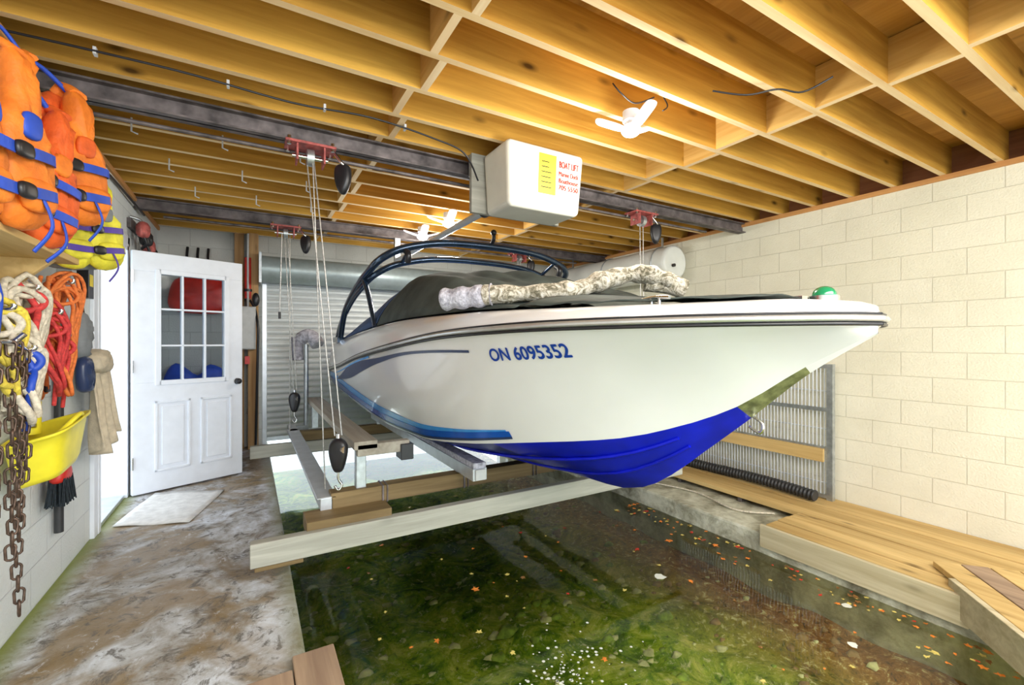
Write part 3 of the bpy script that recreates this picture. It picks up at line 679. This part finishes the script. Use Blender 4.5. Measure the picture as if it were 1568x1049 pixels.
# ---------------------------------------------------------------- door mat
g=G('door_mat')
c4=[V((-.82,4.07,0)),V((-.373,3.9,0)),V((-.19,4.6,0)),V((-.69,4.80,0))]
def mt(u,v):
    p=(c4[0]*(1-u)+c4[1]*u)*(1-v)+(c4[3]*(1-u)+c4[2]*u)*v; return (p.x,p.y,-1.268+.004*math.sin(9*u+4*v))
g.grid(mt,10,10,'mat'); g.done(solid=.008)
# ---------------------------------------------------------------- left wall things
def vest(o,s,main,trim,strap,yaw=0,tilt=0):
    g=G('life_jacket'); o=V(o); u=V((-math.sin(yaw),math.cos(yaw),0)); u=(u+V((0,0,tilt))).normalized(); w0=V((math.cos(yaw),math.sin(yaw),0)); v=w0.cross(u); 
    if v.z<0: v=-v
    w=u.cross(v)
    def P(a,b,c): return o+u*a*s+v*b*s+w*c*s
    g.pillow([(-.24*s,-.3*s),(.24*s,-.3*s),(.26*s,-.02*s),(.17*s,.12*s),(.19*s,.28*s),(.10*s,.30*s),(0,.22*s),(-.10*s,.30*s),(-.19*s,.28*s),(-.17*s,.12*s),(-.26*s,-.02*s)],.07*s,P(0,0,-.07),u,v,trim)
    for sg in (-1,1):
        out=[(.015,-.30),(.22,-.30),(.25,-.05),(.17,.10),(.18,.27),(.10,.30),(.07,.14),(.015,.02)]
        g.pillow([(sg*a*s,b*s) for a,b in (out if sg>0 else out[::-1])],.08*s,P(0,0,.03),u,v,main,.013*s)
        g.pillow([(sg*a*s,b*s) for a,b in ([(.04,-.26),(.19,-.26),(.21,-.16),(.04,-.16)] if sg>0 else [(.04,-.16),(.21,-.16),(.19,-.26),(.04,-.26)])],.03*s,P(0,0,.085),u,v,main)
        g.tube([P(sg*.14,.30,-.06),P(sg*.145,.335,-.02),P(sg*.14,.30,.04)],.045*s,main,8,flat=.5)
        g.pillow([(sg*a*s,b*s) for a,b in ([(.06,.0),(.14,.0),(.15,.08),(.07,.08)] if sg>0 else [(.07,.08),(.15,.08),(.14,.0),(.06,.0)])],.02*s,P(0,0,.085),u,v,trim)
    for z in (-.20,-.06):
        # flat webbing belts
        pts=catmull([P(-.27,z,-.02),P(-.22,z,.085),P(-.1,z-.01,.108),P(0,z-.01,.10),P(.1,z-.005,.108),P(.22,z,.085),P(.27,z,-.02)],4)
        vs=[]
        for p in pts: vs+=[p-v*.020*s,p+v*.020*s,p+v*.020*s+w*.006,p-v*.020*s+w*.006]
        fs=[]
        for i in range(len(pts)-1):
            for j in range(4): fs.append((i*4+j,(i+1)*4+j,(i+1)*4+(j+1)%4,i*4+(j+1)%4))
        g.add(vs,fs,strap)
        g.pillow([(-.035*s,-.024*s),(.035*s,-.024*s),(.035*s,.024*s),(-.035*s,.024*s)],.02*s,P(0,z-.01,.115),u,v,'black')
    g.tube([P(.1,-.2,.1),P(.12,-.32,.12),P(.08,-.42,.08)],.013*s,strap,6,flat=.4)
    g.tube([P(-.14,.3,-.0),P(0,.38,-.02),P(.14,.3,0)],.012*s,strap,6)
    g.done()
vest((-.70,2.50,.78),.85,'orange','orange2','strap',-.5,.1)
vest((-.67,2.14,.61),.78,'orange2','orange','strap',-.35,-.12)
vest((-.71,2.93,.60),.72,'yellow','greytrim','purple',-.55,.12)
vest((-.64,1.80,.60),.80,'orange','strap','strap',-.2,.1)
vest((-.74,2.12,.86),.55,'orange','strap','strap',-.5,-.25)
vest((-.78,2.74,.86),.50,'orange2','greytrim','strap',-.4,.2)
g=G('wall_shelf')
g.box(-.9,-.62,1.0,2.55,.325,.350,'deck'); g.box(-.9,-.86,1.0,2.55,.24,.325,'deck')
for y in (1.2,2.42):
    vs=[(-.89,y,.325),(-.66,y,.325),(-.89,y,.10),(-.89,y+.03,.325),(-.66,y+.03,.325),(-.89,y+.03,.10)]
    g.add(vs,[(0,1,2),(5,4,3),(0,3,4,1),(1,4,5,2),(2,5,3,0)],'deck')
g.done(.003)
g=G('coat_rail'); g.box(-.9,-.87,1.0,3.4,1.10,1.18,'fascia')
for y in (1.7,2.1,2.5,2.9): g.tube([(-.88,y,1.12),(-.84,y,1.10),(-.83,y,1.15)],.008,'chrome',6)
g.done()
def coil(name,c,ry,rz,mat,n=7,r=.009,mat2=None):
    g=G(name); P=[]; x,y,z=c
    for i in range(n*14):
        a=2*math.pi*i/14; k=1+.22*math.sin(i*.37)+.1*math.sin(i*1.7)+random.uniform(-.12,.12)
        P.append((x+.05*math.sin(i*.23)+.02*math.sin(i*.9),y+ry*k*math.sin(a)+.03*math.sin(i*.11),z+rz*math.cos(a)*k))
    g.tube(P,r,mat,7,k=2)
    g.tube([(x,y-.02,z+rz*1.1),(x+.04,y+.02,z+rz*.4),(x+.05,y-.03,z-rz*.2),(x+.02,y+.03,z-rz*1.5)],r,mat2 or mat,7)
    g.tube([(x+.06*math.cos(a),y+.03*math.cos(a),z+rz*.6+.04*math.sin(a)) for a in [k*.6 for k in range(22)]],r*1.1,mat2 or mat,7)
    g.tube([(-.9,y,z+rz*1.0),(x+.03,y,z+rz*.95),(x+.05,y,z+rz*1.08)],.008,'chrome',6)
    g.done()
coil('orange_rope_coil',(-.78,2.92,.12),.10,.17,'ropeO',11,.008)
coil('red_rope_coil',(-.75,2.64,-.03),.08,.16,'ropeR',9,.008)
coil('white_rope_coil',(-.75,2.40,.08),.09,.13,'ropeW',10,.011,'ropeR')
coil('orange_rope_coil',(-.76,2.78,-.10),.08,.13,'ropeO',6,.008,'ropeR')
coil('yellow_rope_coil',(-.74,2.16,-.02),.085,.14,'ropeY',8,.011,'ropeW')
coil('white_rope_coil',(-.72,2.26,-.14),.07,.12,'ropeW',7,.012,'strap')
coil('blue_rope_coil',(-.75,2.02,.06),.07,.14,'strap',5,.009,'ropeW')
g=G('hanging_chain')
def link(c,ax,L=.026,r=.012,t=.0042):
    c=V(c); up=V((0,0,1)); P=[]
    for k in range(12):
        a=2*math.pi*k/12; sx=math.cos(a)*r; sz=math.sin(a)*r+ (L-r if math.sin(a)>=0 else -(L-r))
        P.append(c+ax*sx+up*sz)
    g.tube(P,t,'chain',6,k=1,closed=True)
def strand(x,y,zt,zb):
    z=zt;i=0
    while z>zb:
        a=.4+(math.pi/2 if i%2 else 0); link((x+.004*math.sin(i),y,z),V((math.cos(a),math.sin(a),0)),); z-=.042; i+=1
strand(-.68,2.16,-.02,-.92); strand(-.69,2.21,-.05,-.62); strand(-.68,2.11,-.02,-.7); strand(-.69,2.25,-.05,-.5); strand(-.70,2.06,-.02,-.45); strand(-.68,2.0,-.02,-.6)
g.tube([(-.9,2.15,.0),(-.72,2.15,-.01),(-.66,2.15,.03)],.010,'chrome',6)
g.tube([(-.70,1.98,.0),(-.68,2.12,-.0),(-.69,2.27,-.03)],.008,'chrome',6)
g.done()
g=G('yellow_tub')
def tub(y0,z0,hw,hd,h):
    N=28; rings=[]
    for (s_,hz_) in ((.70,0),(.78,.12),(.92,.7),(1.0,1.0),(1.08,1.0),(1.08,.94),(.98,.95),(.76,.10)):
        ring=[]
        for k in range(N):
            a=2*math.pi*k/N; c_=math.cos(a);s2=math.sin(a)
            e=.45; X=hd*s_*abs(c_)**e*(1 if c_>0 else -1); Yy=hw*s_*abs(s2)**e*(1 if s2>0 else -1)
            ring.append((-.76+X,y0+Yy,z0+h*hz_+.28*X+.10*Yy))
        rings.append(ring)
    vs=[p for r in rings for p in r]; fs=[(i*N+j,i*N+(j+1)%N,(i+1)*N+(j+1)%N,(i+1)*N+j) for i in range(len(rings)-1) for j in range(N)]
    fs.append(tuple(range(N))[::-1]); fs.append(tuple(range((len(rings)-1)*N,len(rings)*N))); g.add(vs,fs,'ytub',True)
tub(2.72,-.57,.20,.10,.20); g.tube([(-.69,2.58,-.38),(-.66,2.72,-.32),(-.69,2.86,-.36)],.010,'ytub',8); g.cyl((-.9,2.72,-.36),(-.8,2.72,-.36),.01,'chrome',8)
g.done()
g=G('spray_bottle'); g.cyl((-.83,2.76,-.40),(-.83,2.76,-.26),.035,'ytub'); g.cyl((-.83,2.76,-.26),(-.83,2.76,-.22),.02,'black'); g.box(-.86,-.77,2.74,2.78,-.22,-.19,'black'); g.done(.003)
g=G('hand_brush'); B=V((-.83,3.13,-.70)); g.tube([B+V((-.01,0,.16)),B+V((0,0,.05))],.016,'red',10,k=1); g.pillow([(-.07,0),(.07,0),(.05,.07),(-.05,.07)],.05,B,(0,1,0),(0,0,1),'red')
for i in range(260):
    a=random.uniform(-.065,.065); b_=random.uniform(-.03,.03); g.tube([B+V((b_,a,.02)),B+V((b_*1.3+random.uniform(-.01,.01),a*1.35,-.11+random.uniform(-.01,.01)))],.0026,'bristle',4,k=1)
g.tube([(-.9,3.13,-.53),(-.83,3.13,-.54),(-.82,3.13,-.51)],.006,'chrome',6)
g.done()
g=G('beige_towel')
def tw(u,v):
    y=3.46+.36*v+.05*math.sin(v*3)*u; return (-.80+.035*math.sin(v*19+u*2)*(.3+u)+.03*u,y+.02*math.sin(u*7),-.13-.50*u-.05*math.sin(v*5))
g.grid(tw,24,40,'towel'); g.pillow([(-.12,-.04),(.12,-.05),(.15,.04),(0,.09),(-.14,.04)],.10,(-.81,3.64,-.13),(0,1,0),(0,0,1),'towel',.01)
g.done(solid=.006)
g=G('work_gloves'); g.pillow([(-.06,-.12),(.05,-.13),(.07,.0),(.05,.1),(-.06,.1)],.06,(-.82,3.40,.05),(0,1,0),(0,0,1),'greytrim',.01); g.pillow([(-.05,-.16),(.05,-.16),(.06,.0),(-.06,.0)],.05,(-.80,3.38,-.10),(0,1,0),(0,0,1),'navy',.01); g.done()
g=G('wall_timer_box'); g.box(-.9,-.81,3.50,3.60,.26,.46,'black'); g.box(-.812,-.808,3.52,3.58,.33,.40,'label'); g.tube([(-.85,3.54,.26),(-.83,3.50,.1),(-.86,3.52,-.0)],.006,'black',6); g.box(-.9,-.84,3.33,3.41,.30,.50,'lgrey'); g.done(.006)
g=G('conduit_pipe'); g.cyl((-.87,3.25,-1.0),(-.87,3.25,.28),.02,'rubber',12); g.cyl((-.87,3.70,.46),(-.87,3.70,1.27),.014,'rubber',10); g.cyl((-.88,3.37,.52),(-.88,3.37,1.09),.018,'lgrey',10)
g.tube([(-.88,2.2,1.23),(-.88,2.9,1.22),(-.88,3.7,1.2),(-.88,4.5,1.22),(-.86,5.4,1.2)],.01,'black',6); g.done()
# ---------------------------------------------------------------- lighting
w=bpy.data.worlds.new('sky'); bpy.context.scene.world=w; w.use_nodes=True
bg=w.node_tree.nodes['Background']; bg.inputs[0].default_value=(.86,.93,1,1); bg.inputs[1].default_value=3.2
def area(name,loc,rot,sx,sy,e,col):
    L=bpy.data.lights.new(name,'AREA'); L.shape='RECTANGLE'; L.size=sx; L.size_y=sy; L.energy=e; L.color=col
    o=bpy.data.objects.new(name,L); o.location=(loc[0],loc[1],loc[2]+H); o.rotation_euler=rot; bpy.context.collection.objects.link(o)
area('fill_light_rear',(1.9,-1.0,1.1),(math.radians(44),0,math.radians(-6)),3,1,150,(1,.96,.86))  # added fill behind the camera, no fixture; brightens water, hull and right side
area('fill_light_door_side',(-.2,-1.0,1.1),(math.radians(60),0,math.radians(10)),1,1,25,(.95,.97,1))  # added weak fill for the door side, unseen and without a fixture
s=bpy.data.scenes[0]
try: s.view_settings.view_transform='Standard'; s.view_settings.look='None'
except Exception as e: print(e)
cam=bpy.data.cameras.new('camera'); cam.sensor_width=36; cam.lens=36*701/1600; cam.clip_start=.02
co=bpy.data.objects.new('camera',cam); co.location=(0,0,H); co.rotation_euler=(math.radians(90),0,math.radians(-30.3)); bpy.context.collection.objects.link(co); s.camera=co
